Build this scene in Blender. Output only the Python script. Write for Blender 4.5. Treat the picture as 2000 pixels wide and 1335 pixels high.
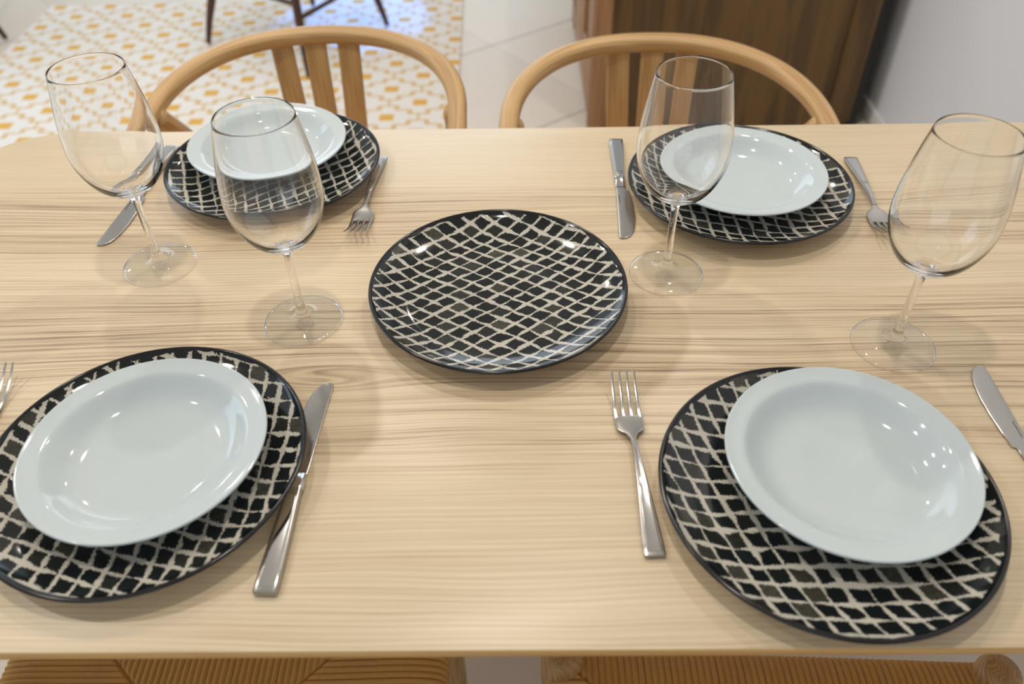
import bpy, bmesh, math, random
import numpy as np
from mathutils import Vector, Matrix

random.seed(4)
for o in list(bpy.data.objects):
    bpy.data.objects.remove(o)
SC = bpy.context.scene
COL = SC.collection
T = 0.75                      # table top height above the floor

# ------------------------------------------------------------------ camera
cd = bpy.data.cameras.new('camera')
cam = bpy.data.objects.new('camera', cd)
COL.objects.link(cam)
R3 = Matrix(((0.9999232, 0.0090288, 0.0084888),
             (0.0000712, 0.6807910, -0.7324777),
             (-0.0123925, 0.7324221, 0.6807381)))
cam.matrix_world = Matrix.Translation((0, 0, 0.5582 + T)) @ R3.to_4x4()
cd.sensor_width = 36
cd.lens = 1595.8 / 2000 * 36
cd.clip_start = 0.02
cd.dof.use_dof = True
cd.dof.focus_distance = 0.85
cd.dof.aperture_fstop = 4.2
SC.camera = cam

# ------------------------------------------------------------------ view + world
vs = SC.view_settings
vs.view_transform = 'Standard'
vs.look = 'None'
vs.gamma = 1.0
vs.use_curve_mapping = False
vs.exposure = -0.20
SC.cycles.max_bounces = 24
SC.cycles.transmission_bounces = 24
SC.cycles.glossy_bounces = 12
SC.cycles.transparent_max_bounces = 24
W = bpy.data.worlds.new('world')
SC.world = W
W.use_nodes = True
W.node_tree.nodes['Background'].inputs[0].default_value = (0.72, 0.85, 1.0, 1)
W.node_tree.nodes['Background'].inputs[1].default_value = 0.6

# ------------------------------------------------------------------ lights
def area(name, loc, rot, sx, sy, power, color, shape='RECTANGLE'):
    l = bpy.data.lights.new(name, 'AREA')
    l.shape = shape
    l.size = sx
    if shape == 'RECTANGLE':
        l.size_y = sy
    l.energy = power
    l.color = color
    o = bpy.data.objects.new(name, l)
    o.location = loc
    o.rotation_euler = rot
    COL.objects.link(o)
    return o

PI = math.pi
# daylight entering through the two shop windows (back and left)
area('daylight_back_window', (-1.6, 6.35, 1.65), (-PI/2, 0, 0), 3.6, 2.0, 42, (0.80, 0.90, 1.0))
area('daylight_left_window', (-4.35, 2.2, 1.6), (0, -PI/2, 0), 2.0, 3.0, 44, (0.66, 0.82, 1.0))
area('added_front_daylight', (-0.9, -2.5, 1.75), (PI/2, 0, 0), 2.6, 1.5, 14, (0.85, 0.93, 1.0))  # added fill from behind the camera, brightens glass bowls and front edges
# recessed ceiling lamps
LAMPS = [(-2.6, 3.3), (-1.2, 3.3), (0.1, 3.5), (-1.9, 1.9), (-0.65, 1.75), (0.6, 1.8), (-1.6, 0.6), (-0.1, 0.55)]
for i, (x, y) in enumerate(LAMPS):
    area('ceiling_lamp_light', (x, y, 2.715), (0, 0, 0), 0.085, 0.085, 4.5 if y > 3 else 11.0, (1.0, 0.92, 0.83), 'DISK')

# added bluish spot beyond the rug, invented to tint a patch of it
sl = bpy.data.lights.new('added_blue_spot', 'SPOT')
sl.energy = 420; sl.color = (0.06, 0.28, 1.0); sl.spot_size = math.radians(13); sl.spot_blend = 0.35; sl.shadow_soft_size = 0.03
so = bpy.data.objects.new('added_blue_spot', sl); COL.objects.link(so)
so.location = (-0.2, 4.4, 2.7)
so.rotation_euler = (Vector((-0.66, 3.33, 0)) - so.location).to_track_quat('-Z', 'Y').to_euler()

# ------------------------------------------------------------------ node helper
class NT:
    def __init__(s, name):
        s.m = bpy.data.materials.new(name)
        s.m.use_nodes = True
        s.t = s.m.node_tree
        s.t.nodes.clear()
        s.out = s.t.nodes.new('ShaderNodeOutputMaterial')
        s.b = s.t.nodes.new('ShaderNodeBsdfPrincipled')
        s.t.links.new(s.b.outputs[0], s.out.inputs[0])
        s.tc = s.t.nodes.new('ShaderNodeTexCoord')
    def n(s, ty, **kw):
        nd = s.t.nodes.new(ty)
        for k, v in kw.items():
            setattr(nd, k, v)
        return nd
    def L(s, a, b):
        s.t.links.new(a, b)
    def put(s, sock, v):
        if isinstance(v, bpy.types.NodeSocket):
            s.L(v, sock)
        else:
            sock.default_value = v
    def M(s, op, a, b=None, c=None, clamp=False):
        nd = s.n('ShaderNodeMath', operation=op)
        nd.use_clamp = clamp
        s.put(nd.inputs[0], a)
        if b is not None: s.put(nd.inputs[1], b)
        if c is not None: s.put(nd.inputs[2], c)
        return nd.outputs[0]
    def coords(s, kind='Object', scale=(1, 1, 1), rot=(0, 0, 0), loc=(0, 0, 0)):
        mp = s.n('ShaderNodeMapping')
        s.L(s.tc.outputs[kind], mp.inputs[0])
        mp.inputs['Scale'].default_value = scale
        mp.inputs['Rotation'].default_value = rot
        mp.inputs['Location'].default_value = loc
        return mp.outputs[0]
    def noise(s, vec, scale=1.0, detail=2.0, rough=0.5, dist=0.0):
        nd = s.n('ShaderNodeTexNoise')
        s.L(vec, nd.inputs['Vector'])
        nd.inputs['Scale'].default_value = scale
        nd.inputs['Detail'].default_value = detail
        nd.inputs['Roughness'].default_value = rough
        nd.inputs['Distortion'].default_value = dist
        return nd.outputs[0]
    def sep(s, vec):
        nd = s.n('ShaderNodeSeparateXYZ')
        s.L(vec, nd.inputs[0])
        return nd.outputs
    def comb(s, x, y, z=0.0):
        nd = s.n('ShaderNodeCombineXYZ')
        s.put(nd.inputs[0], x); s.put(nd.inputs[1], y); s.put(nd.inputs[2], z)
        return nd.outputs[0]
    def ramp(s, f, stops, interp='LINEAR'):
        nd = s.n('ShaderNodeValToRGB')
        nd.color_ramp.interpolation = interp
        els = nd.color_ramp.elements
        while len(els) < len(stops):
            els.new(0.5)
        for e, (p, c) in zip(els, stops):
            e.position = p
            e.color = (*c, 1) if len(c) == 3 else c
        s.put(nd.inputs[0], f)
        return nd.outputs[0]
    def mix(s, f, a, b, mode='MIX'):
        nd = s.n('ShaderNodeMix', data_type='RGBA', blend_type=mode)
        s.put(nd.inputs[0], f)
        s.put(nd.inputs[6], a if isinstance(a, bpy.types.NodeSocket) else (*a, 1))
        s.put(nd.inputs[7], b if isinstance(b, bpy.types.NodeSocket) else (*b, 1))
        return nd.outputs[2]
    def bump(s, h, strength=0.3, dist=0.001):
        nd = s.n('ShaderNodeBump')
        nd.inputs['Strength'].default_value = strength
        nd.inputs['Distance'].default_value = dist
        s.L(h, nd.inputs['Height'])
        s.L(nd.outputs[0], s.b.inputs['Normal'])
    def col(s, c):
        s.put(s.b.inputs['Base Color'], c if isinstance(c, bpy.types.NodeSocket) else (*c, 1))
        return s
    def set(s, **kw):
        for k, v in kw.items():
            s.put(s.b.inputs[k.replace('_', ' ')], v)
        return s

def rgb(r, g, b):
    f = lambda v: (v / 255 / 12.92) if v / 255 <= 0.04045 else ((v / 255 + 0.055) / 1.055) ** 2.4
    return (f(r), f(g), f(b))

def plain(name, c, rough=0.5, **kw):
    k = NT(name).col(c)
    k.set(Roughness=rough, **kw)
    return k.m

# ------------------------------------------------------------------ materials
def wood(name, light, dark, kind='UV', along=0, fine=260.0, stretch=5.0, rough=0.42, contrast=0.6, broad=30.0):
    k = NT(name)
    def sc(a, b):
        v = [b, b, b]
        v[along] = a
        return tuple(v)
    c1 = k.coords(kind, sc(stretch, fine))
    c2 = k.coords(kind, sc(stretch * 0.35, broad))
    n1 = k.noise(c1, 1.0, 2.0, 0.6)
    n2 = k.noise(c2, 1.0, 3.0, 0.6, 0.6)
    w = k.M('SINE', k.M('MULTIPLY', n2, 34.0))
    w = k.M('MULTIPLY_ADD', w, 0.5, 0.5)
    f = k.M('ADD', k.M('MULTIPLY', n1, 0.55), k.M('MULTIPLY', w, 0.35))
    f = k.M('MULTIPLY', k.M('SUBTRACT', f, 0.25), contrast * 1.6, clamp=True)
    k.col(k.mix(f, light, dark))
    k.set(Roughness=rough)
    k.bump(f, 0.12, 0.0004)
    return k.m

M = {}
M['oak'] = wood('bent oak', rgb(202, 165, 112), rgb(146, 106, 58), fine=520, stretch=5, broad=60, contrast=0.9, rough=0.38)
M['darkleg'] = wood('dark stained wood', rgb(74, 42, 28), rgb(44, 24, 17), rough=0.4)
M['cab_dark'] = wood('brown cabinet wood', rgb(106, 77, 38), rgb(42, 29, 14), kind='Object', along=2, fine=60, stretch=1.6, broad=7, contrast=0.85, rough=0.45)
M['cab_light'] = wood('pale cabinet wood', rgb(168, 124, 84), rgb(112, 76, 46), kind='Object', along=2, fine=90, stretch=2.0, broad=10, contrast=0.7, rough=0.5)

def table_wood():
    k = NT('pale ash table')
    x, y, z = k.sep(k.tc.outputs['Object'])
    wob = k.noise(k.coords('Object', (1.6, 5, 1)), 1.0, 2.0, 0.5)
    wob2 = k.noise(k.coords('Object', (9, 30, 1)), 1.0, 1.0, 0.5)
    # a small knot swirl
    dx = k.M('ADD', x, 0.185); dy = k.M('ADD', y, -0.555)
    r2 = k.M('ADD', k.M('MULTIPLY', k.M('MULTIPLY', dx, dx), 160.0), k.M('MULTIPLY', k.M('MULTIPLY', dy, dy), 2600.0))
    sw = k.M('MULTIPLY', k.M('EXPONENT', k.M('MULTIPLY', r2, -1.0)), k.M('MULTIPLY', dy, 1.2))
    yy = k.M('ADD', y, k.M('ADD', k.M('MULTIPLY', wob, 0.035), k.M('MULTIPLY', wob2, 0.0035)))
    yy = k.M('SUBTRACT', yy, sw)
    v1 = k.comb(k.M('MULTIPLY', x, 3.0), k.M('MULTIPLY', yy, 330.0), 0.0)
    n1 = k.noise(v1, 1.0, 3.0, 0.65)
    v2 = k.comb(k.M('MULTIPLY', x, 0.9), k.M('MULTIPLY', yy, 52.0), 3.0)
    n2 = k.noise(v2, 1.0, 2.0, 0.5)
    v3 = k.comb(k.M('MULTIPLY', x, 9.0), k.M('MULTIPLY', yy, 1500.0), 3.0)
    n3 = k.noise(v3, 1.0, 1.0, 0.5)
    # band strength across the board (stronger figure in some staves)
    band = k.ramp(y, [(0.0, (.30,)*3), (0.43, (.30,)*3), (0.47, (.72,)*3), (0.52, (.62,)*3), (0.56, (.85,)*3),
                      (0.66, (.75,)*3), (0.69, (.35,)*3), (0.74, (.30,)*3), (0.78, (.85,)*3), (0.87, (.80,)*3),
                      (0.90, (.22,)*3), (1.0, (.18,)*3)])
    s1 = k.M('POWER', k.M('MULTIPLY_ADD', k.M('SUBTRACT', n1, 0.5), 3.4, 0.42, clamp=True), 1.5)
    s2 = k.M('MULTIPLY_ADD', k.M('SUBTRACT', n2, 0.5), 2.2, 0.35, clamp=True)
    # fine regular growth lines
    rg = k.M('SINE', k.M('MULTIPLY', yy, 1250.0))
    rg = k.M('MULTIPLY', k.M('MULTIPLY_ADD', rg, 0.5, 0.5), k.M('SUBTRACT', 1.0, band))
    f = k.M('MULTIPLY', k.M('ADD', k.M('MULTIPLY', s1, 0.85), k.M('MULTIPLY', s2, 0.42)), band)
    f = k.M('ADD', f, k.M('MULTIPLY', rg, 0.20))
    f = k.M('ADD', f, k.M('MULTIPLY', k.M('SUBTRACT', n3, 0.5), 0.42), clamp=True)
    base = k.ramp(f, [(0.0, rgb(221, 203, 170)), (0.4, rgb(200, 177, 143)), (1.0, rgb(116, 91, 68))])
    k.col(base)
    k.set(Roughness=0.34)
    k.b.inputs['Specular IOR Level'].default_value = 0.45
    k.bump(f, 0.06, 0.0003)
    return k.m
M['table'] = table_wood()
M['table_edge'] = wood('ash edge', rgb(226, 184, 120), rgb(190, 146, 88), kind='Object', along=0, fine=300, stretch=4, rough=0.4, contrast=0.6)

def lattice_glaze():
    k = NT('black lattice glaze')
    oi = k.n('ShaderNodeObjectInfo')
    rnd = oi.outputs['Random']
    x, y, z = k.sep(k.tc.outputs['Object'])
    off = k.M('MULTIPLY', rnd, 17.0)
    i0 = k.M('SUBTRACT', k.M('MULTIPLY', x, 36.8), k.M('MULTIPLY', y, 50.6))
    j0 = k.M('ADD', k.M('MULTIPLY', x, 36.8), k.M('MULTIPLY', y, 50.6))
    pos = k.comb(x, y, off)
    def ns(scale, dx):
        mp = k.n('ShaderNodeMapping'); k.L(pos, mp.inputs[0]); mp.inputs['Location'].default_value = (dx, dx * 2, dx)
        return k.M('SUBTRACT', k.noise(mp.outputs[0], scale, 1.0, 0.5), 0.5)
    jag1 = ns(900, 1.3); jag2 = ns(900, 5.1)
    i = k.M('ADD', k.M('ADD', i0, k.M('MULTIPLY', ns(14, 0.2), 0.4)), k.M('MULTIPLY', ns(70, 2.0), 0.24))
    j = k.M('ADD', k.M('ADD', j0, k.M('MULTIPLY', ns(14, 7.7), 0.4)), k.M('MULTIPLY', ns(70, 3.0), 0.24))
    def line(a, b, seed, jag):
        fl = k.M('FLOOR', k.M('ADD', a, 0.5))
        vec = k.comb(k.M('MULTIPLY', fl, 7.31), k.M('MULTIPLY', b, 1.15), k.M('ADD', off, seed))
        nd = k.noise(vec, 1.0, 0.0, 0.5)
        w = k.M('MULTIPLY_ADD', k.M('SUBTRACT', nd, 0.5), 0.26, 0.100)
        w = k.M('MAXIMUM', w, 0.03)
        w = k.M('ADD', w, k.M('MULTIPLY', jag, 0.26))
        d = k.M('ABSOLUTE', k.M('SUBTRACT', a, fl))
        return k.M('MULTIPLY', k.M('SUBTRACT', w, d), 60.0, clamp=True)
    l1 = line(i, j, 0.0, jag1)
    l2 = line(j, i, 11.0, jag2)
    ln = k.M('MAXIMUM', l1, l2)
    rr = k.M('SQRT', k.M('ADD', k.M('MULTIPLY', x, x), k.M('MULTIPLY', y, y)))
    edge = k.M('MULTIPLY', k.M('SUBTRACT', k.M('ADD', 0.1302, k.M('MULTIPLY', ns(45, 4.0), 0.008)), rr), 2500.0, clamp=True)
    ln = k.M('MULTIPLY', ln, edge)
    wn = k.n('ShaderNodeTexWhiteNoise', noise_dimensions='3D')
    k.L(k.comb(k.M('FLOOR', i), k.M('FLOOR', j), off), wn.inputs['Vector'])
    cellv = k.M('POWER', wn.outputs[0], 9.0)
    mott = k.noise(pos, 260.0, 2.0, 0.6)
    dark = k.mix(k.M('MULTIPLY', cellv, k.M('MULTIPLY_ADD', mott, 1.0, 0.2)), rgb(15, 20, 20), rgb(80, 78, 66))
    cream = k.mix(mott, rgb(200, 195, 182), rgb(183, 177, 162))
    k.col(k.mix(ln, dark, cream))
    k.set(Roughness=0.07)
    k.b.inputs['Specular IOR Level'].default_value = 0.55
    k.bump(ln, 0.08, 0.0003)
    return k.m
M['lattice'] = lattice_glaze()
M['cream'] = plain('cream glaze', rgb(214, 200, 178), 0.25)
M['rim'] = plain('dark rim glaze', rgb(20, 17, 19), 0.16)

def porcelain():
    k = NT('pale grey white porcelain')
    n = k.noise(k.coords('Object', (30, 30, 30)), 1.0, 2.0, 0.5)
    k.col(k.mix(n, rgb(193, 202, 203), rgb(197, 206, 206)))
    k.set(Roughness=0.06)
    k.b.inputs['Specular IOR Level'].default_value = 0.55
    return k.m
M['porcelain'] = porcelain()

def glass():
    k = NT('clear glass')
    k.col((1, 1, 1))
    k.set(Roughness=0.0, IOR=1.48)
    k.b.inputs['Transmission Weight'].default_value = 1.0
    return k.m
M['glass'] = glass()
def thin_glass():
    k = NT('thin clear glass wall')
    k.t.nodes.remove(k.b)
    tr = k.n('ShaderNodeBsdfTransparent'); tr.inputs[0].default_value = (0.985, 0.988, 0.988, 1)
    gl = k.n('ShaderNodeBsdfGlossy'); gl.inputs[1 if gl.inputs[1].name == 'Roughness' else 2].default_value = 0.0
    gl.inputs['Roughness'].default_value = 0.0
    lw = k.n('ShaderNodeLayerWeight'); lw.inputs[0].default_value = 0.5
    fr = k.M('MULTIPLY_ADD', k.M('POWER', lw.outputs['Facing'], 4.0), 0.80, 0.032, clamp=True)
    k.L(k.ramp(k.M('POWER', lw.outputs['Facing'], 6.0), [(0.0, (.996, .997, .997)), (1.0, (.62, .66, .68))]), tr.inputs[0])
    mx = k.n('ShaderNodeMixShader')
    k.L(fr, mx.inputs[0]); k.L(tr.outputs[0], mx.inputs[1]); k.L(gl.outputs[0], mx.inputs[2])
    k.L(mx.outputs[0], k.out.inputs[0])
    return k.m
M['thin_glass'] = thin_glass()

def steel(name, rough, c):
    k = NT(name)
    n = k.noise(k.coords('Object', (400, 12, 400)), 1.0, 2.0, 0.6)
    k.col(c)
    k.set(Metallic=1.0, Roughness=k.M('MULTIPLY_ADD', n, 0.04, rough))
    return k.m
M['steel'] = steel('brushed steel', 0.22, rgb(176, 173, 168))
M['steel_polish'] = steel('polished steel', 0.10, rgb(205, 203, 200))
M['mark'] = plain('engraved mark', rgb(95, 92, 88), 0.5, Metallic=0.6)

def cord():
    k = NT('paper cord')
    n = k.noise(k.coords('Object', (260, 260, 260)), 1.0, 2.0, 0.6)
    n2 = k.noise(k.coords('Object', (22, 22, 22)), 1.0, 2.0, 0.6)
    k.col(k.mix(k.M('MULTIPLY', k.M('ADD', n, n2), 0.5), rgb(220, 172, 98), rgb(184, 136, 72)))
    k.set(Roughness=0.75)
    k.bump(n, 0.2, 0.0005)
    return k.m
M['cord'] = cord()

def rug():
    k = NT('yellow lattice rug')
    x, y, z = k.sep(k.tc.outputs['Object'])
    wn = k.noise(k.coords('Object', (30, 30, 30)), 1.0, 1.0, 0.5)
    jig = k.M('MULTIPLY', k.M('SUBTRACT', wn, 0.5), 0.0025)
    P = 0.211; Q = 0.208
    def fold(v, p):
        return k.M('ABSOLUTE', k.M('MULTIPLY', k.M('SUBTRACT', k.M('FRACT', k.M('ADD', k.M('DIVIDE', v, p), 0.5)), 0.5), p))
    a = fold(k.M('ADD', x, jig), P)
    b = fold(k.M('SUBTRACT', y, jig), Q)
    def box(cx, cy, hx, hy):
        dx = k.M('SUBTRACT', k.M('ABSOLUTE', k.M('SUBTRACT', a, cx)), hx)
        dy = k.M('SUBTRACT', k.M('ABSOLUTE', k.M('SUBTRACT', b, cy)), hy)
        return k.M('MULTIPLY', k.M('MAXIMUM', dx, dy), -900.0, clamp=True)
    def mx(lst):
        r = lst[0]
        for q in lst[1:]:
            r = k.M('MAXIMUM', r, q)
        return r
    t = 0.0055
    sq = mx([box(0, 0, .0245, .0225), box(P/2, Q/2, .0245, .0225)])
    ln = mx([box(0, .082, .03, t), box(.03, .067, t*1.7, .017), box(.052, .052, .022, t),
             box(.075, .037, t*1.7, .017), box(P/2, .022, .03, t), box(0, .093, t, .011), box(P/2, .011, t, .011)])
    fz = k.noise(k.coords('Object', (420, 420, 420)), 1.0, 2.0, 0.6)
    white = k.mix(fz, rgb(246, 243, 238), rgb(225, 221, 214))
    c = k.mix(k.M('MULTIPLY', ln, 0.85), white, rgb(216, 180, 112))
    c = k.mix(sq, c, rgb(226, 178, 84))
    k.col(c)
    k.set(Roughness=0.95)
    k.bump(fz, 0.4, 0.002)
    return k.m
M['rug'] = rug()

def floor_mat():
    k = NT('pale stone tiles')
    v = k.coords('Object', (1, 1, 1), (0, 0, -math.radians(37.5)), (0.05, 0.02, 0))
    x, y, z = k.sep(v)
    S = 0.62
    u = k.M('DIVIDE', x, S); w = k.M('DIVIDE', y, S)
    w = k.M('ADD', w, -0.077)
    du = k.M('ABSOLUTE', k.M('SUBTRACT', k.M('FRACT', u), 0.5))
    dw = k.M('ABSOLUTE', k.M('SUBTRACT', k.M('FRACT', w), 0.5))
    j = k.M('MULTIPLY', k.M('SUBTRACT', dw, 0.490), 300.0, clamp=True)
    j2 = k.M('MULTIPLY', k.M('MULTIPLY', k.M('SUBTRACT', du, 0.4935), 400.0, clamp=True), 0.35)
    j = k.M('MAXIMUM', j, j2)
    wn = k.n('ShaderNodeTexWhiteNoise', noise_dimensions='3D')
    k.L(k.comb(k.M('FLOOR', u), k.M('FLOOR', w), 2.0), wn.inputs['Vector'])
    cl = k.noise(k.coords('Object', (2.2, 2.2, 2.2)), 1.0, 4.0, 0.6, 0.8)
    tile = k.mix(wn.outputs[0], rgb(222, 212, 196), rgb(205, 192, 174))
    tile = k.mix(k.M('MULTIPLY', cl, 0.6), tile, rgb(228, 220, 208))
    k.col(k.mix(k.M('MULTIPLY', j, 0.75), tile, rgb(150, 145, 140)))
    k.set(Roughness=0.35)
    return k.m
M['floor'] = floor_mat()

def wall_mat(name, c):
    k = NT(name)
    n = k.noise(k.coords('Object', (60, 60, 60)), 1.0, 3.0, 0.6)
    k.col(c)
    k.set(Roughness=0.85)
    k.bump(n, 0.08, 0.001)
    return k.m
M['wall'] = wall_mat('white painted wall', rgb(222, 222, 224))
M['ceil'] = wall_mat('white ceiling', rgb(228, 226, 222))
M['skirt'] = plain('white skirting', rgb(226, 222, 216), 0.45)
M['iron'] = plain('black iron', rgb(26, 24, 24), 0.45, Metallic=0.6)
M['gapshadow'] = plain('black gap shadow', rgb(22, 19, 17), 0.5)  # flat black for the shadow beside the cabinet
M['lampring'] = plain('white lamp ring', rgb(230, 230, 230), 0.4)

# ------------------------------------------------------------------ object helpers
def mesh_obj(name, verts, faces, mats, parent=None, uvs=None, smooth=True, matidx=None):
    me = bpy.data.meshes.new(name)
    me.from_pydata([tuple(map(float, v)) for v in verts], [], faces)
    for m in (mats if isinstance(mats, (list, tuple)) else [mats]):
        me.materials.append(m)
    if uvs is not None:
        ul = me.uv_layers.new(name='UVMap')
        li = 0
        for f in faces:
            pass
        for lp in me.loops:
            ul.data[lp.index].uv = uvs[lp.vertex_index]
    if matidx is not None:
        me.polygons.foreach_set('material_index', matidx)
    if smooth:
        me.polygons.foreach_set('use_smooth', [True] * len(me.polygons))
    me.update()
    o = bpy.data.objects.new(name, me)
    COL.objects.link(o)
    if parent is not None:
        o.parent = parent
    return o

def tag(o, label=None, cat=None, group=None, kind=None):
    if label: o['label'] = label
    if cat: o['category'] = cat
    if group: o['group'] = group
    if kind: o['kind'] = kind
    return o

def empty(name, loc=(0, 0, 0), rz=0.0):
    o = bpy.data.objects.new(name, None)
    o.empty_display_size = 0.05
    COL.objects.link(o)
    o.location = loc
    o.rotation_euler = (0, 0, rz)
    return o

def children(o):
    return [c for c in COL.objects if c.parent == o]

def copy_tree(o, parent=None):
    c = o.copy()
    COL.objects.link(c)
    c.parent = parent
    for ch in children(o):
        copy_tree(ch, c)
    return c

def lathe(profile, segs=96):
    """profile: list of (r, z). returns verts, faces (r==0 makes a pole)"""
    V, F, rings = [], [], []
    for r, z in profile:
        if r < 1e-7:
            rings.append([len(V)]); V.append((0, 0, z))
        else:
            st = len(V)
            for s in range(segs):
                a = 2 * PI * s / segs
                V.append((r * math.cos(a), r * math.sin(a), z))
            rings.append(list(range(st, st + segs)))
    for A, B in zip(rings[:-1], rings[1:]):
        for s in range(segs):
            t = (s + 1) % segs
            if len(A) == 1 and len(B) == 1: continue
            if len(A) == 1: F.append((A[0], B[t], B[s]))
            elif len(B) == 1: F.append((A[s], A[t], B[0]))
            else: F.append((A[s], A[t], B[t], B[s]))
    return V, F

def smoothpts(P, n):
    """Catmull-Rom through points, n samples in total"""
    P = [np.array(p, float) for p in P]
    Q = [2 * P[0] - P[1]] + P + [2 * P[-1] - P[-2]]
    out = []
    m = len(P) - 1
    for t in np.linspace(0, m, n):
        i = min(int(t), m - 1)
        f = t - i
        p0, p1, p2, p3 = Q[i], Q[i + 1], Q[i + 2], Q[i + 3]
        out.append(0.5 * ((2 * p1) + (-p0 + p2) * f + (2 * p0 - 5 * p1 + 4 * p2 - p3) * f * f + (-p0 + 3 * p1 - 3 * p2 + p3) * f ** 3))
    return out

def sweep(path, radii, segs=20, up=(0, 0, 1), power=2.0, round_ends=True):
    """path pts; radii (side, up) per point. superellipse section. Returns verts, faces, uvs"""
    path = [Vector(p) for p in path]
    n = len(path)
    V, F, U = [], [], []
    upv = Vector(up)
    dist = 0.0
    rings = []
    def ring(c, t, a, b, u):
        side = t.cross(upv)
        if side.length < 1e-4: side = Vector((1, 0, 0))
        side.normalize()
        u2 = side.cross(t).normalized()
        st = len(V)
        for s in range(segs):
            th = 2 * PI * s / segs
            cs, sn = math.cos(th), math.sin(th)
            e = 2.0 / power
            xx = a * math.copysign(abs(cs) ** e, cs)
            yy = b * math.copysign(abs(sn) ** e, sn)
            V.append(c + side * xx + u2 * yy)
            U.append((u, s / segs * 2 * PI * max(a, b) * 0.9))
        rings.append(list(range(st, st + segs)))
    tang = []
    for i in range(n):
        a = path[max(i - 1, 0)]; b = path[min(i + 1, n - 1)]
        tang.append((b - a).normalized())
    if round_ends:
        a, b = radii[0]
        m = min(a, b)
        for q in (0.25, 0.7):
            ring(path[0] - tang[0] * m * (1 - q) * 0.8, tang[0], a * math.sqrt(1 - (1 - q) ** 2), b * math.sqrt(1 - (1 - q) ** 2), -m * (1 - q))
    for i in range(n):
        if i: dist += (path[i] - path[i - 1]).length
        ring(path[i], tang[i], radii[i][0], radii[i][1], dist)
    if round_ends:
        a, b = radii[-1]
        m = min(a, b)
        for q in (0.7, 0.25):
            ring(path[-1] + tang[-1] * m * (1 - q) * 0.8, tang[-1], a * math.sqrt(1 - (1 - q) ** 2), b * math.sqrt(1 - (1 - q) ** 2), dist + m * (1 - q))
    for A, B in zip(rings[:-1], rings[1:]):
        for s in range(segs):
            t = (s + 1) % segs
            F.append((A[s], A[t], B[t], B[s]))
    F.append(tuple(reversed(rings[0])))
    F.append(tuple(rings[-1]))
    return V, F, U

def sweep_obj(name, path, radii, mat, parent=None, **kw):
    V, F, U = sweep(path, radii, **kw)
    o = mesh_obj(name, V, F, mat, parent, uvs=U)
    bm = bmesh.new(); bm.from_mesh(o.data)
    bmesh.ops.recalc_face_normals(bm, faces=bm.faces)
    bm.to_mesh(o.data); bm.free()
    return o

def box_obj(name, lo, hi, mat, parent=None, bevel=0.0, segs=2):
    bm = bmesh.new()
    bmesh.ops.create_cube(bm, size=1.0)
    c = [(a + b) / 2 for a, b in zip(lo, hi)]
    s = [b - a for a, b in zip(lo, hi)]
    for v in bm.verts:
        v.co = Vector((c[0] + v.co.x * s[0], c[1] + v.co.y * s[1], c[2] + v.co.z * s[2]))
    if bevel > 0:
        bmesh.ops.bevel(bm, geom=bm.edges[:], offset=bevel, segments=segs, affect='EDGES', profile=0.5)
    me = bpy.data.meshes.new(name)
    bm.to_mesh(me); bm.free()
    me.materials.append(mat)
    if bevel > 0:
        for p in me.polygons: p.use_smooth = True
        me.set_sharp_from_angle(angle=math.radians(40))
    o = bpy.data.objects.new(name, me)
    COL.objects.link(o)
    if parent is not None: o.parent = parent
    return o

# ------------------------------------------------------------------ room shell
XL, XR, YF, YB, ZC = -4.5, 1.15, -2.6, 6.5, 2.75
def struct(o, label=None):
    o['kind'] = 'structure'
    if label: o['label'] = label
    return o
struct(box_obj('floor', (XL - .1, YF - .1, -0.1), (XR + .1, YB + .1, 0), M['floor']), 'pale beige stone tile floor laid on the diagonal')
struct(box_obj('ceiling', (XL - .1, YF - .1, ZC), (XR + .1, YB + .1, ZC + .1), M['ceil']), 'white ceiling with recessed lamps')
struct(box_obj('wall_right', (XR, YF, 0), (XR + .1, YB, ZC), M['wall']), 'plain white wall on the right beside the cabinet')
def frame_wall(name, axis, pos, a0, a1, w0, w1, z0, z1, label):
    """wall with one window opening, as one mesh"""
    bm = bmesh.new()
    def bx(p0, p1, q0, q1):
        r = bmesh.ops.create_cube(bm, size=1.0)
        for v in r['verts']:
            al = (p0 + p1) / 2 + v.co.x * (p1 - p0)
            th = pos + 0.05 + v.co.y * 0.1 if pos > 0 else pos - 0.05 + v.co.y * 0.1
            zz = (q0 + q1) / 2 + v.co.z * (q1 - q0)
            v.co = Vector((al, th, zz)) if axis == 'y' else Vector((th, al, zz))
    bx(a0, w0, 0, ZC); bx(w1, a1, 0, ZC); bx(w0, w1, 0, z0); bx(w0, w1, z1, ZC)
    bmesh.ops.recalc_face_normals(bm, faces=bm.faces)
    me = bpy.data.meshes.new(name); bm.to_mesh(me); bm.free()
    me.materials.append(M['wall'])
    o = bpy.data.objects.new(name, me); COL.objects.link(o)
    struct(o, label)
frame_wall('wall_back', 'y', YB, XL, XR, -3.4, 0.2, 0.6, 2.65, 'white wall far behind with shop window')
frame_wall('wall_front', 'y', YF, XL, XR, -2.3, 0.5, 0.9, 2.6, 'white wall behind the photographer')
frame_wall('wall_left', 'x', XL, YF, YB, 0.7, 3.7, 0.6, 2.6, 'white wall on the far left with window')
struct(box_obj('baseboard_right', (XR - .012, YF, 0), (XR, YB, 0.06), M['skirt'], bevel=.003), 'low white skirting along the right wall')

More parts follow.
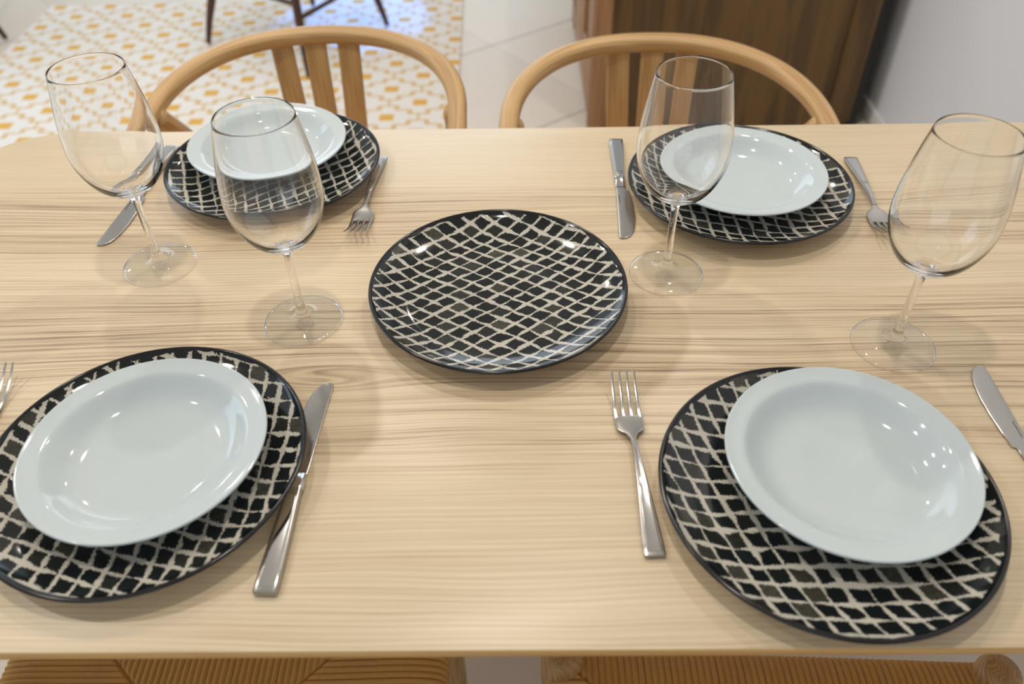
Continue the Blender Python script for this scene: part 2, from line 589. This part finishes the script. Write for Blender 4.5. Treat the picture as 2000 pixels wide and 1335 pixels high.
# window frames
def window(name, axis, pos, a0, a1, z0, z1, n):
    bm = bmesh.new()
    def bx(p0, p1, q0, q1):
        r = bmesh.ops.create_cube(bm, size=1.0)
        for v in r['verts']:
            al = (p0 + p1) / 2 + v.co.x * (p1 - p0)
            th = pos + v.co.y * 0.05
            zz = (q0 + q1) / 2 + v.co.z * (q1 - q0)
            v.co = Vector((al, th, zz)) if axis == 'y' else Vector((th, al, zz))
    t = 0.05
    bx(a0, a1, z0, z0 + t); bx(a0, a1, z1 - t, z1)
    for i in range(n + 1):
        c = a0 + (a1 - a0 - t) * i / n
        bx(c, c + t, z0 + t, z1 - t)
    me = bpy.data.meshes.new(name); bm.to_mesh(me); bm.free()
    me.materials.append(M['iron'])
    o = bpy.data.objects.new(name, me); COL.objects.link(o)
    struct(o, 'dark framed window')
window('window_1', 'y', YB + .05, -3.4, 0.2, 0.6, 2.65, 3)
window('added_front_window', 'y', YF - .05, -2.3, 0.5, 0.9, 2.6, 2)  # unseen window, added to go with the front fill light
window('window_2', 'x', XL - .05, 0.7, 3.7, 0.6, 2.6, 2)

# recessed lamp rings round the ceiling lamps
V, F = lathe([(0.050, 2.735), (0.050, 2.722), (0.068, 2.722), (0.072, 2.7495), (0.050, 2.7495), (0.050, 2.735)], 32)
for i, (x, y) in enumerate(LAMPS):
    if i == 0:
        ring0 = mesh_obj('ceiling_lamp', V, F, M['lampring'])
        rg = ring0
    else:
        rg = ring0.copy(); COL.objects.link(rg)
    rg.location = (x, y, 0)
    tag(rg, 'small round recessed lamp in the white ceiling', 'lamp', 'recessed ceiling lamps')

# ------------------------------------------------------------------ rug
rg = box_obj('area_rug', (-0.893, -1.0, 0.0), (0.868, 0.86, 0.008), M['rug'], bevel=.003)
RA = math.radians(1.3)
# pattern square measured at (-.444, 2.902)
rg.location = (-1.072, 2.695, 0.0005)
rg.rotation_euler = (0, 0, RA)
tag(rg, 'white woven rug with yellow squares and stepped lattice lines on the floor', 'rug')

# ------------------------------------------------------------------ dining table
XL_T, XR_T, YN, YFAR = -0.742, 0.862, 0.277, 1.041
tb = empty('dining_table', (0.06, 0.659, 0))
tag(tb, 'pale ash dining table with rounded corners, set with plates and glasses', 'table')
def tabletop():
    r = 0.12
    def outline(inset, rr):
        pts = []
        for cx, cy, a0 in ((XR_T - r, YFAR - r, 0), (XL_T + r, YFAR - r, 90), (XL_T + r, YN + r, 180), (XR_T - r, YN + r, 270)):
            for q in range(17):
                a = math.radians(a0 + 90 * q / 16)
                pts.append((cx + (r - inset) * math.cos(a), cy + (r - inset) * math.sin(a)))
        return pts
    layers = [(0.0022, T), (0.0008, T - 0.0006), (0.0, T - 0.0022), (0.0, T - 0.0085), (0.0015, T - 0.011), (0.018, T - 0.023), (0.022, T - 0.024)]
    V, F, mi = [], [], []
    rings = []
    for ins, z in layers:
        st = len(V)
        for p in outline(ins, r): V.append((p[0], p[1], z))
        rings.append(list(range(st, len(V))))
    n = len(rings[0])
    F.append(tuple(rings[0])); mi.append(0)
    for li, (A, B) in enumerate(zip(rings[:-1], rings[1:])):
        for s in range(n):
            t = (s + 1) % n
            F.append((A[t], A[s], B[s], B[t])); mi.append(0 if li == 0 else 1)
    F.append(tuple(reversed(rings[-1]))); mi.append(1)
    o = mesh_obj('tabletop', V, F, [M['table'], M['table_edge']], None, matidx=mi)
    o.data.set_sharp_from_angle(angle=math.radians(35))
    o.parent = tb
    o.matrix_parent_inverse = Matrix.Translation(tb.location).inverted()
    return o
tabletop()
def table_child(o):
    o.parent = tb
    o.matrix_parent_inverse = Matrix.Translation(tb.location).inverted()
for sx, sy in ((XL_T + .09, YN + .09), (XR_T - .09, YN + .09), (XL_T + .09, YFAR - .09), (XR_T - .09, YFAR - .09)):
    cx = sx; cy = sy
    ox = -0.03 if sx < 0 else 0.03
    oy = -0.02 if sy < 0.6 else 0.02
    o = sweep_obj('leg', [(cx + ox, cy + oy, 0.016), (cx + ox * .5, cy + oy * .5, 0.36), (cx, cy, T - 0.026)],
                  [(.016, .016), (.021, .021), (.027, .027)], M['oak'], up=(0, 1, 0))
    table_child(o)
for nm, lo, hi in (('apron', (XL_T + .09, YN + .13, T - .062), (XL_T + .108, YFAR - .13, T - .0245)),
                   ('apron', (XR_T - .108, YN + .13, T - .062), (XR_T - .09, YFAR - .13, T - .0245))):
    table_child(box_obj(nm, lo, hi, M['table_edge'], bevel=.002))

# ------------------------------------------------------------------ plates
def make_plate():
    root = empty('dinner_plate')
    tag(root, cat='plate')
    R = 0.1335
    top = [(0, .0072), (.03, .0072), (.06, .0074), (.094, .0074), (.104, .0098), (.112, .0126), (.122, .0166), (.129, .0203), (R - .0022, .0224)]
    bot = [(R - .0006, .0204), (R - .0022, .0192), (.126, .0158), (.115, .0098), (.102, .0048), (.090, .0022), (.084, .0004), (.080, .0004), (.078, .0022), (.05, .0026), (0, .0026)]
    V, F = lathe(top, 128)
    nt = len(F)
    V2, F2 = lathe(bot, 128)
    F2 = [tuple(i + len(V) for i in f) for f in F2]
    bm_f = F + F2
    o = mesh_obj('dish', V + V2, bm_f, [M['lattice'], M['cream']], root, matidx=[0] * nt + [1] * len(F2))
    # dark rim band: rounded lip
    prof = [(R - .0026, .0219), (R - .0014, .0235), (R, .0239), (R + .0012, .0230), (R + .0015, .0219), (R + .0008, .0208), (R - .0008, .0200), (R - .0024, .0200), (R - .0026, .0219)]
    V, F = lathe(prof, 128)
    rm = mesh_obj('rim', V, F, M['rim'], root)
    rm['label'] = 'glossy dark rim'
    for q in (o, rm):
        bm = bmesh.new(); bm.from_mesh(q.data)
        bmesh.ops.recalc_face_normals(bm, faces=bm.faces)
        if q is o:   # top faces up
            for f in bm.faces:
                pass
        bm.to_mesh(q.data); bm.free()
    return root
plate0 = make_plate()
# dish top must face up
_d = children(plate0)[0].data
def fix_dish(me):
    bm = bmesh.new(); bm.from_mesh(me)
    for f in bm.faces:
        up = f.normal.z > 0
        if (f.material_index == 0) != up:
            f.normal_flip()
    bm.to_mesh(me); bm.free()
for ch in children(plate0):
    if ch.name.startswith('dish'): fix_dish(ch.data)
PL = [((-0.0212, 0.6682), 3, 'empty black and cream lattice plate alone in the table centre'),
      ((-0.311, 0.9219), 74, 'lattice plate at the far left setting under a soup plate'),
      ((0.2701, 0.8648), -54, 'lattice plate at the far right setting, steel knife on its left'),
      ((-0.3166, 0.4388), -54, 'lattice plate at the near left setting, partly over a knife'),
      ((0.2475, 0.4040), -36, 'lattice plate at the near right setting beside an upright fork')]
for i, ((x, y), a, lb) in enumerate(PL):
    p = plate0 if i == 0 else copy_tree(plate0)
    p.location = (x, y, T + .0002)
    p.rotation_euler = (0, 0, math.radians(a))
    p['label'] = lb
    p['group'] = 'black and cream lattice plates'

def make_bowl():
    prof = [(0, .0045), (.03, .0045), (.054, .0050), (.063, .0066), (.0705, .0105), (.0765, .0162), (.0810, .0208), (.0835, .0229), (.0852, .0238), (.0885, .0242), (.095, .0250), (.0990, .0260),
            (.1003, .0264), (.1010, .0258), (.1010, .0242), (.0990, .0230), (.090, .0205), (.0855, .0184), (.0810, .0138), (.0760, .0078), (.069, .0034), (.060, .0018), (.058, .0004), (.055, .0003), (.053, .0018), (0, .0020)]
    V, F = lathe(prof, 128)
    o = mesh_obj('soup_plate', V, F, M['porcelain'])
    bm = bmesh.new(); bm.from_mesh(o.data); bmesh.ops.recalc_face_normals(bm, faces=bm.faces); bm.to_mesh(o.data); bm.free()
    tag(o, cat='soup plate', group='white soup plates on the lattice plates')
    return o
bowl0 = make_bowl()
BL = [((-0.3238, 0.9544), 'white soup plate at the far left setting, behind a wine glass'),
      ((0.2733, 0.8715), 'white soup plate at the far right setting, half behind a wine glass'),
      ((-0.3154, 0.4454), 'white soup plate at the near left setting, large in front'),
      ((0.2702, 0.4264), 'white soup plate at the near right setting, off-centre on its lattice plate')]
for i, ((x, y), lb) in enumerate(BL):
    b = bowl0 if i == 0 else bowl0.copy()
    if i: COL.objects.link(b)
    b.location = (x, y, T + .0077)
    b.rotation_euler = (0, 0, 0.7 * i)
    b['label'] = lb

# ------------------------------------------------------------------ wine glasses
def make_glass():
    root = empty('wine_glass')
    tag(root, cat='wine glass', group='clear stemmed wine glasses')
    # outer surface from the bottom centre to the rim, inner surface back down
    foot = [(0, .0004), (.012, .0006), (.034, .0002), (.0388, .0004), (.0400, .0010), (.0396, .0018), (.034, .0026), (.024, .0038), (.016, .0056), (.010, .0088), (.0068, .0128)]
    stem = [(.0068, .0128), (.0052, .0185), (.0043, .027), (.0038, .045), (.0037, .065), (.0040, .080), (.0048, .088)]
    out = smoothpts([(.0048, .088), (.0085, .0935), (.0170, .0985), (.0280, .1070), (.0365, .1190), (.0425, .1340), (.0452, .1490), (.0448, .1680), (.0422, .1900), (.0383, .2120), (.0348, .2300)], 60)
    inn = smoothpts([(.0342, .2300), (.0376, .2120), (.0413, .1900), (.0438, .1680), (.0441, .1490), (.0413, .1345), (.0352, .1205), (.0262, .1092), (.0150, .1020), (.0060, .0995), (0, .0990)], 60)
    rim = [(.0347, .2304), (.0345, .2307), (.0343, .2304)]
    bowl = [tuple(p) for p in out] + rim + [tuple(p) for p in inn]
    bowl[-1] = (0, bowl[-1][1])
    stem_s = [tuple(p) for p in smoothpts(stem, 30)]
    foot_s = foot
    for nm, prof in (('foot', foot_s), ('stem', stem_s), ('bowl', bowl)):
        V, F = lathe(prof, 96)
        o = mesh_obj(nm, V, F, M['thin_glass'] if nm == 'foot' else M['glass'], root)
        me = o.data
        if nm == 'foot':
            me.materials.append(M['glass'])
            for p in me.polygons:
                rr_ = math.hypot(p.center.x, p.center.y)
                if rr_ > 0.0372 or (rr_ < 0.0125 and p.center.z > .005): p.material_index = 1
        # orientation: outward for increasing profile order
        bm = bmesh.new(); bm.from_mesh(me); bm.normal_update()
        # lathe winding is checked on the widest outward face
        f = max(bm.faces, key=lambda q: (q.normal.x ** 2 + q.normal.y ** 2) * (1 if nm != 'bowl' else (q.calc_center_median().xy.length)))
        c = f.calc_center_median()
        s = f.normal.x * c.x + f.normal.y * c.y
        inner = (nm == 'bowl' and f.index > 60 * 96)
        if (s < 0) != inner:
            for q in bm.faces: q.normal_flip()
        bm.to_mesh(me); bm.free()
    return root
glass0 = make_glass()
GL = [((-0.4028, 0.7333), 'leftmost wine glass, leaning over the far left knife'),
      ((-0.2227, 0.6356), 'wine glass in front of the far left setting, left of the centre plate'),
      ((0.1618, 0.7094), 'wine glass in front of the far right setting, right of the centre plate'),
      ((0.3699, 0.5911), 'rightmost wine glass, cut by the right edge of the photo')]
for i, ((x, y), lb) in enumerate(GL):
    g = glass0 if i == 0 else copy_tree(glass0)
    g.location = (x, y, T + .0002)
    g.rotation_euler = (0, 0, i * 1.1)
    g['label'] = lb

# ------------------------------------------------------------------ cutlery
def loft(name, secs, mat, parent, segs=24, power=3.0, closed=True):
    """secs: (y, xc, halfwidth, zmid, halfthick) along +y"""
    V, F, U, rings = [], [], [], []
    e = 2 / power
    for (y, xc, hw, zm, ht) in secs:
        st = len(V)
        for s in range(segs):
            th = 2 * PI * s / segs
            cs, sn = math.cos(th), math.sin(th)
            V.append((xc + hw * math.copysign(abs(cs) ** e, cs), y, zm + ht * math.copysign(abs(sn) ** e, sn)))
            U.append((y, s / segs * .04))
        rings.append(list(range(st, len(V))))
    for A, B in zip(rings[:-1], rings[1:]):
        for s in range(segs):
            t = (s + 1) % segs
            F.append((A[s], B[s], B[t], A[t]))
    F.append(tuple(rings[0])); F.append(tuple(reversed(rings[-1])))
    o = mesh_obj(name, V, F, mat, parent, uvs=U)
    bm = bmesh.new(); bm.from_mesh(o.data); bmesh.ops.recalc_face_normals(bm, faces=bm.faces); bm.to_mesh(o.data); bm.free()
    o.data.set_sharp_from_angle(angle=math.radians(38))
    return o

def make_fork():
    root = empty('table_fork')
    tag(root, cat='fork', group='steel table forks')
    def zc(y):   # side profile, centre line height
        ys = [0, .02, .06, .10, .120, .132, .146, .160, .175, .190]
        zs = [.0030, .0040, .0078, .0082, .0060, .0038, .0026, .0046, .0100, .0185]
        return float(np.interp(y, ys, zs))
    H = []
    for y, hw in ((0.0, .0078), (.0012, .0087), (.012, .0083), (.04, .0066), (.07, .0045), (.095, .0031), (.110, .0026), (.116, .0026)):
        H.append((y, 0, hw, zc(y) , .0016 if y > 0.001 else .0011))
    h = loft('handle', H, M['steel'], root, power=5)
    # raised facet on the handle
    loft('ridge', [(.004, 0, .0062, zc(.004) + .0012, .0008), (.04, 0, .0046, zc(.04) + .0014, .0008), (.09, 0, .0018, zc(.09) + .0014, .0008), (.105, 0, .0010, zc(.105) + .0010, .0006)], M['steel_polish'], h, power=5)
    HD = []
    for y, hw in ((.114, .0025), (.119, .0031), (.124, .0058), (.1275, .0104), (.131, .0127), (.137, .0130), (.143, .0129), (.147, .0127)):
        HD.append((y, 0, hw, zc(y), .0011))
    loft('head', HD, M['steel'], root, power=4)
    for q in range(4):
        x0 = (-.0108 + q * .0072)
        S = []
        for y in np.linspace(.144, .190, 8):
            f = (y - .144) / .046
            S.append((float(y), x0 * (1 - .04 * f), .0020 * (1 - .5 * f), zc(y), .0010 * (1 - .35 * f)))
        loft('tine', S, M['steel'], root, segs=12, power=3)
    return root
fork0 = make_fork()
FK = [((0.1045, 0.351), 2.4, 'steel fork lying left of the near right plate, tines pointing away'),
      ((-0.492, 0.368), 0.5, 'steel fork cut by the left edge beside the near left plate'),
      ((0.434, 0.944), 176.6, 'steel fork right of the far right plate, tines towards the viewer'),
      ((-0.180, 0.958), 177.5, 'steel fork tucked under the far left plate, tines towards the viewer')]
for i, ((x, y), a, lb) in enumerate(FK):
    f = fork0 if i == 0 else copy_tree(fork0)
    f.location = (x, y, T + .0002)
    f.rotation_euler = (0, 0, math.radians(a))
    f['label'] = lb

def make_knife():
    root = empty('table_knife')
    tag(root, cat='knife', group='steel table knives')
    H = [(0.0, 0, .0082, .0030, .0020), (.0015, 0, .0094, .0032, .0028), (.02, 0, .0092, .0036, .0034), (.06, 0, .0078, .0042, .0040), (.090, 0, .0064, .0044, .0042), (.0965, 0, .0062, .0044, .0042)]
    h = loft('handle', H, M['steel'], root, power=5)
    loft('ridge', [(.005, 0, .0066, .0058, .0010), (.04, 0, .0060, .0070, .0012), (.088, 0, .0044, .0078, .0012)], M['steel_polish'], h, power=6)
    loft('bolster', [(.0955, 0, .0066, .0044, .0044), (.0985, 0, .0071, .0044, .0046), (.106, 0, .0068, .0036, .0034), (.112, -.0008, .0064, .0024, .0022), (.115, -.0012, .0062, .0018, .0014)], M['steel_polish'], root, power=3)
    # blade: spine straight at x=+.0055, edge bulging towards -x, rounded tip
    B = []
    ys = [.113, .118, .1215, .123, .14, .16, .18, .198, .208, .215, .2195, .2222, .2232]
    lf = [-.0072, -.0075, -.0078, -.0110, -.0132, -.0148, -.0152, -.0138, -.0118, -.0090, -.0060, -.0025, .0005]
    rt = [.0052, .0055, .0056, .0056, .0058, .0060, .0062, .0064, .0065, .0065, .0063, .0057, .0046]
    for y, l, r in zip(ys, lf, rt):
        B.append((y, (l + r) / 2, (r - l) / 2, .0011, .0008))
    bl = loft('blade', B, M['steel'], root, power=5)
    # row of tiny illegible engraved strokes near the spine
    V, F = [], []
    y = .134
    rnd = random.Random(3)
    for q in range(9):
        w = rnd.uniform(.0012, .0018)
        for (p0, p1, x0, x1) in ((y, y + .0004, .0012, .0030), (y, y + w, .0012 + rnd.uniform(0, .0013), .0)):
            if x1 == .0: x1 = x0 + .0004
            st = len(V)
            V += [(x0, p0, .00205), (x1, p0, .00205), (x1, p1, .00205), (x0, p1, .00205), (x0, p0, .0018), (x1, p0, .0018), (x1, p1, .0018), (x0, p1, .0018)]
            F += [(st, st+1, st+2, st+3), (st, st+4, st+5, st+1), (st+1, st+5, st+6, st+2), (st+2, st+6, st+7, st+3), (st+3, st+7, st+4, st)]
        y += w + .0006
    mesh_obj('engraving', V, F, M['mark'], bl, smooth=False)
    return root
knife0 = make_knife()
KN = [((-0.193, 0.3205), -2.6, 'steel knife partly hidden under the near left plate rim'),
      ((0.4385, 0.336), -0.5, 'steel knife cut by the right edge beside the near right plate'),
      ((0.1335, 0.9965), 177.4, 'steel knife lying left of the far right plate, blade towards viewer'),
      ((-0.4665, 0.992), 175.6, 'steel knife behind the leftmost wine glass, blade towards viewer')]
for i, ((x, y), a, lb) in enumerate(KN):
    k_ = knife0 if i == 0 else copy_tree(knife0)
    k_.location = (x, y, T + .0002)
    k_.rotation_euler = (0, 0, math.radians(a))
    k_['label'] = lb

# ------------------------------------------------------------------ woven dining chairs
def seat_mesh(hw_f, hw_b, hd, top):
    n = 560
    s = np.linspace(-1.13, 1.13, n)
    U_, V_ = np.meshgrid(s, s, indexing='xy')
    uc = np.clip(U_, -1, 1); vc = np.clip(V_, -1, 1)
    ex = np.maximum(np.abs(U_), np.abs(V_)) - 1
    ex = np.clip(ex, 0, None)
    tt = (vc + 1) / 2
    hw = hw_f * (1 - tt) + hw_b * tt
    x = uc * hw
    y = vc * hd
    m = np.maximum(np.abs(uc), np.abs(vc))
    z = top - 0.010 * m ** 14 - ex / 0.13 * 0.026
    K = 34
    side = np.abs(U_) > np.abs(V_)
    ph = np.where(side, V_ * K * PI, U_ * K * PI)
    h = np.abs(np.sin(ph)) ** 0.55 * 0.0036
    groove = np.clip(np.abs(np.abs(U_) - np.abs(V_)) / 0.02, 0, 1)
    h = h * (0.4 + 0.6 * groove) - (1 - groove) * 0.002
    sag = 0.006 * (1 - m ** 2)
    z = z + h * (ex <= 0) - sag
    # cords bulge outwards on the skirt
    x = x + np.where((ex > 0) & side, np.sign(U_) * (h + .004 * np.sin(np.clip(ex / .13, 0, 1) * PI)), 0)
    y = y + np.where((ex > 0) & ~side, np.sign(V_) * (h + .004 * np.sin(np.clip(ex / .13, 0, 1) * PI)), 0)
    verts = np.stack([x, y, z], -1).reshape(-1, 3)
    idx = np.arange(n * n).reshape(n, n)
    q = np.stack([idx[:-1, :-1], idx[:-1, 1:], idx[1:, 1:], idx[1:, :-1]], -1).reshape(-1, 4)
    me = bpy.data.meshes.new('seat')
    me.vertices.add(len(verts)); me.vertices.foreach_set('co', verts.ravel())
    me.loops.add(q.size); me.loops.foreach_set('vertex_index', q.ravel())
    me.polygons.add(len(q)); me.polygons.foreach_set('loop_start', np.arange(0, q.size, 4)); me.polygons.foreach_set('loop_total', np.full(len(q), 4))
    me.update(); me.validate()
    me.polygons.foreach_set('use_smooth', [True] * len(me.polygons))
    me.materials.append(M['cord'])
    return me

def make_chair():
    root = empty('dining_chair')
    tag(root, cat='chair', group='oak chairs with woven seats')
    me = seat_mesh(.244, .228, .241, .442)
    st = bpy.data.objects.new('seat', me); COL.objects.link(st); st.parent = root
    st['label'] = 'woven paper cord seat'
    # hoop armrest
    P = []
    N = 44
    a, b, y0 = .249, .275, -.012
    ez = 2 / 2.25
    P.append((-a - .001, -.075, 0)); P.append((-a - .001, -.045, 0))
    for q in range(N + 1):
        t = PI * q / N
        c, s_ = math.cos(t), math.sin(t)
        P.append((-a * math.copysign(abs(c) ** ez, c), y0 + b * abs(s_) ** ez, 0))
    P.append((a + .001, -.045, 0)); P.append((a + .001, -.075, 0))
    P = [(x, y, .7045 - (.263 - y) * .08) for x, y, z in P]
    path = smoothpts(P, 110)
    rad = []
    for p in path:
        f = max(0, min(1, (p[1] + .08) / .34))
        rad.append((.0148 + .0030 * f, .0140 + .0015 * f))
    sweep_obj('hoop_rail', path, rad, M['oak'], root, segs=24, power=2.3)
    # slats of the back
    for xt, xb in ((-.068, -.052), (-.006, -.002), (.056, .048)):
        path = [(xb, .240, .425), (xb * .6 + xt * .4, .246, .52), (xb * .2 + xt * .8, .254, .63), (xt, .260, .698)]
        sweep_obj('slat', smoothpts(path, 16), [(.0205, .0055)] * 16, M['oak'], root, segs=16, up=(0, -1, 0), power=5)
    for sx in (-1, 1):
        # rear leg rises and bends out to carry the arm
        path = smoothpts([(sx * .205, .262, .012), (sx * .212, .238, .22), (sx * .226, .212, .42), (sx * .238, .10, .58), (sx * .243, .015, .672)], 26)
        sweep_obj('rear_leg', path, [(.0125 + .006 * min(1, i / 10), .0125 + .006 * min(1, i / 10)) for i in range(26)], M['oak'], root, segs=18, up=(0, 1, 0))
        path = smoothpts([(sx * .232, -.236, .012), (sx * .233, -.232, .22), (sx * .233, -.226, .40), (sx * .233, -.225, .447)], 14)
        sweep_obj('front_leg', path, [(.0125 + .0105 * min(1, i / 9),) * 2 for i in range(14)], M['oak'], root, segs=20, up=(0, 1, 0))
        sweep_obj('side_stretcher', [(sx * .231, -.228, .24), (sx * .221, 0, .245), (sx * .213, .236, .25)], [(.008, .008), (.0105, .0105), (.008, .008)], M['oak'], root, segs=14)
        sweep_obj('seat_rail', [(sx * .228, -.215, .415), (sx * .212, .205, .415)], [(.009, .012)] * 2, M['oak'], root, segs=14)
    sweep_obj('front_stretcher', [(-.231, -.229, .30), (0, -.232, .30), (.231, -.229, .30)], [(.008, .008), (.0105, .0105), (.008, .008)], M['oak'], root, segs=14)
    sweep_obj('seat_rail', [(-.225, -.215, .415), (.225, -.215, .415)], [(.009, .012)] * 2, M['oak'], root, segs=14)
    sweep_obj('seat_rail', [(-.21, .215, .415), (.21, .215, .415)], [(.009, .012)] * 2, M['oak'], root, segs=14)
    return root
chair0 = make_chair()
CH = [((-0.345, 1.219), 1.0, 'oak hoop back chair across the table on the left, over the rug'),
      ((0.236, 1.168), -1.0, 'oak hoop back chair across the table on the right, before the cabinet'),
      ((0.267, 0.184), 177.5, 'woven seat chair at the near side on the right, leg top showing'),
      ((-0.330, 0.308), 90.0, 'woven seat chair at the near side on the left, cords meeting in mitres')]
for i, ((x, y), a, lb) in enumerate(CH):
    c = chair0 if i == 0 else copy_tree(chair0)
    c.location = (x, y, 0)
    c.rotation_euler = (0, 0, math.radians(a))
    c['label'] = lb
    for q in children(c):
        if q.name.startswith('slat') and i < 2: q.location.x = (-0.016, 0.010)[i]

# ------------------------------------------------------------------ dark chair on the rug
def make_dark_chair():
    root = empty('side_chair')
    tag(root, cat='chair')
    return root
def build_dark_chair(root, z0):
    seat = [(-.19, -.19), (.21, -.20), (.22, .19), (-.18, .20)]
    # shaped round seat
    prof = [(0, .440), (.12, .438), (.19, .444), (.225, .452), (.238, .446), (.236, .430), (.21, .416), (0, .412)]
    V, F = lathe(prof, 64)
    s = mesh_obj('seat', [(x * 1.02, y * .98, z) for x, y, z in V], F, M['darkleg'], root)
    bm = bmesh.new(); bm.from_mesh(s.data); bmesh.ops.recalc_face_normals(bm, faces=bm.faces); bm.to_mesh(s.data); bm.free()
    legs = LEGS
    cx = sum(p[0] for p in legs) / 4; cy = sum(p[1] for p in legs) / 4
    tops = []
    for (fx, fy) in legs:
        tx, ty = fx * .62, fy * .62
        tops.append((tx, ty))
        path = [(fx, fy, .012 + z0), (fx * .81 + tx * .19, fy * .81 + ty * .19, .10), ((fx + tx) / 2, (fy + ty) / 2, .22), (tx, ty, .425)]
        sweep_obj('leg', smoothpts(path, 12), [(.0095 + .006 * min(1, i / 6),) * 2 for i in range(12)], M['darkleg'], root, segs=14, up=(0, 1, 0))
    def at(i, z):
        f = z / .425
        return (legs[i][0] * (1 - f) + tops[i][0] * f, legs[i][1] * (1 - f) + tops[i][1] * f, z)
    sweep_obj('stretcher', [at(0, .235), at(1, .235)], [(.0085, .0085)] * 2, M['darkleg'], root, segs=12)
    sweep_obj('stretcher', [at(1, .19), at(2, .19)], [(.0085, .0085)] * 2, M['darkleg'], root, segs=12)
    sweep_obj('stretcher', [at(2, .235), at(3, .235)], [(.0085, .0085)] * 2, M['darkleg'], root, segs=12)
    sweep_obj('stretcher', [at(3, .19), at(0, .19)], [(.0085, .0085)] * 2, M['darkleg'], root, segs=12)
    # bowed back on the far side
    P = []
    for q in range(21):
        t = PI * q / 20
        P.append((-.20 * math.cos(t), .13 + .05 * math.sin(t), .45 + .42 * math.sin(t) ** .8))
    sweep_obj('back_bow', P, [(.010, .010)] * 21, M['darkleg'], root, segs=12, up=(0, 1, 0))
    for q in range(5):
        x = -.12 + .06 * q
        zt = .45 + .42 * math.sin(math.acos(max(-1, min(1, -x / .20)))) ** .8
        sweep_obj('spindle', [(x * .8, .15, .44), (x, .13 + .05 * math.sin(math.acos(-x / .20)), zt)], [(.006, .006)] * 2, M['darkleg'], root, segs=10, up=(0, 1, 0))
feet = [(-1.19, 3.105), (-0.746, 2.80), (-0.516, 3.258), (-0.852, 3.479)]
CX = sum(p[0] for p in feet) / 4; CY = sum(p[1] for p in feet) / 4
LEGS = [(p[0] - CX, p[1] - CY) for p in feet]
dc = make_dark_chair()
build_dark_chair(dc, 0.0)
dc.location = (CX, CY, 0.009)
dc['label'] = 'dark stained wooden chair with thin legs standing on the yellow rug'
dc2 = copy_tree(dc)
dc2.location = (-2.335, 3.095, 0.0005)
dc2['label'] = 'dark wooden chair at the far left edge, only a foot showing'

# ------------------------------------------------------------------ cabinet
cb = empty('sideboard', (0.60, 2.72, 0))
tag(cb, 'brown wooden cabinet with pale framed doors against the white wall', 'cabinet')
def cabc(o):
    o.parent = cb
    o.matrix_parent_inverse = Matrix.Translation(cb.location).inverted()
    return o
CXF, CXB, CY0, CY1, CH_ = 0.262, 1.062, 2.40, 3.34, 1.02
cabc(box_obj('carcass', (CXF + .022, CY0 + .022, .05), (CXB, CY1 - .022, CH_ - .03), M['cab_dark']))
e = cabc(box_obj('end_panel', (CXF + .0, CY0 + .008, .002), (CXB, CY0 + .024, CH_ - .03), M['cab_dark']))
# frame of the end panel
cabc(box_obj('end_stile', (CXB - .075, CY0 - .004, .03), (CXB, CY0 + .009, CH_ - .03), M['cab_dark'], bevel=.003))
cabc(box_obj('end_panel', (CXF, CY1 - .024, .05), (CXB, CY1 - .008, CH_ - .03), M['cab_dark']))
cabc(box_obj('end_stile', (CXF - .03, CY0 - .004, .0), (CXF + .022, CY0 + .02, CH_ - .03), M['cab_light'], bevel=.003))
# pale front frame (faces the left of the room)
cabc(box_obj('front_stile', (CXF - .034, CY0 + .0205, .0), (CXF + .02, CY0 + .06, CH_ - .03), M['cab_light'], bevel=.003))
cabc(box_obj('front_stile', (CXF - .034, CY1 - .11, .0), (CXF + .02, CY1 - .01, CH_ - .03), M['cab_light'], bevel=.003))
cabc(box_obj('front_rail', (CXF - .034, CY0 + .06, .035), (CXF + .02, CY1 - .11, .10), M['cab_light'], bevel=.003))
cabc(box_obj('front_rail', (CXF - .034, CY0 + .06, CH_ - .09), (CXF + .02, CY1 - .11, CH_ - .03), M['cab_light'], bevel=.003))
dy0, dy1 = CY0 + .072, CY1 - .122
mid = (dy0 + dy1) / 2
for (a_, b_, hy) in ((dy0, mid - .005, dy0 + .055), (mid + .005, dy1, dy1 - .03)):
    dpan = cabc(box_obj('door', (CXF - .018, a_ + .05, .16), (CXF - .002, b_ - .05, CH_ - .15), M['cab_light'], bevel=.003))
    for nm, lo, hi in (('door_stile', (CXF - .030, a_, .11), (CXF - .004, a_ + .055, CH_ - .10)),
                       ('door_stile', (CXF - .030, b_ - .055, .11), (CXF - .004, b_, CH_ - .10)),
                       ('door_rail', (CXF - .030, a_ + .055, .11), (CXF - .004, b_ - .055, .175)),
                       ('door_rail', (CXF - .030, a_ + .055, CH_ - .165), (CXF - .004, b_ - .055, CH_ - .10))):
        q = box_obj(nm, lo, hi, M['cab_light'], bevel=.003)
        q.parent = dpan
    hd = sweep_obj('handle', [(CXF - .034, hy, .46), (CXF - .058, hy, .475), (CXF - .062, hy, .52), (CXF - .058, hy, .565), (CXF - .034, hy, .58)], [(.006, .009)] * 5, M['iron'], dpan, segs=12)
    hd['label'] = 'black iron handle'
tp = cabc(box_obj('top', (CXF - .06, CY0 - .03, CH_ - .03), (CXB + .01, CY1 + .03, CH_), M['cab_dark'], bevel=.006))
for fx, fy in ((CXF - .03, CY1 - .02), (CXB - .06, CY0 + .03), (CXB - .06, CY1 - .09)):
    cabc(box_obj('foot', (fx, fy, 0), (fx + .05, fy + .06, .055), M['cab_dark'], bevel=.004))
cabc(box_obj('gap_shadow', (CXB, CY0 + .0, .005), (CXB + .026, CY1 - .01, CH_ - .035), M['gapshadow'], bevel=.002))  # solid strip standing in for the shadow between cabinet and wall
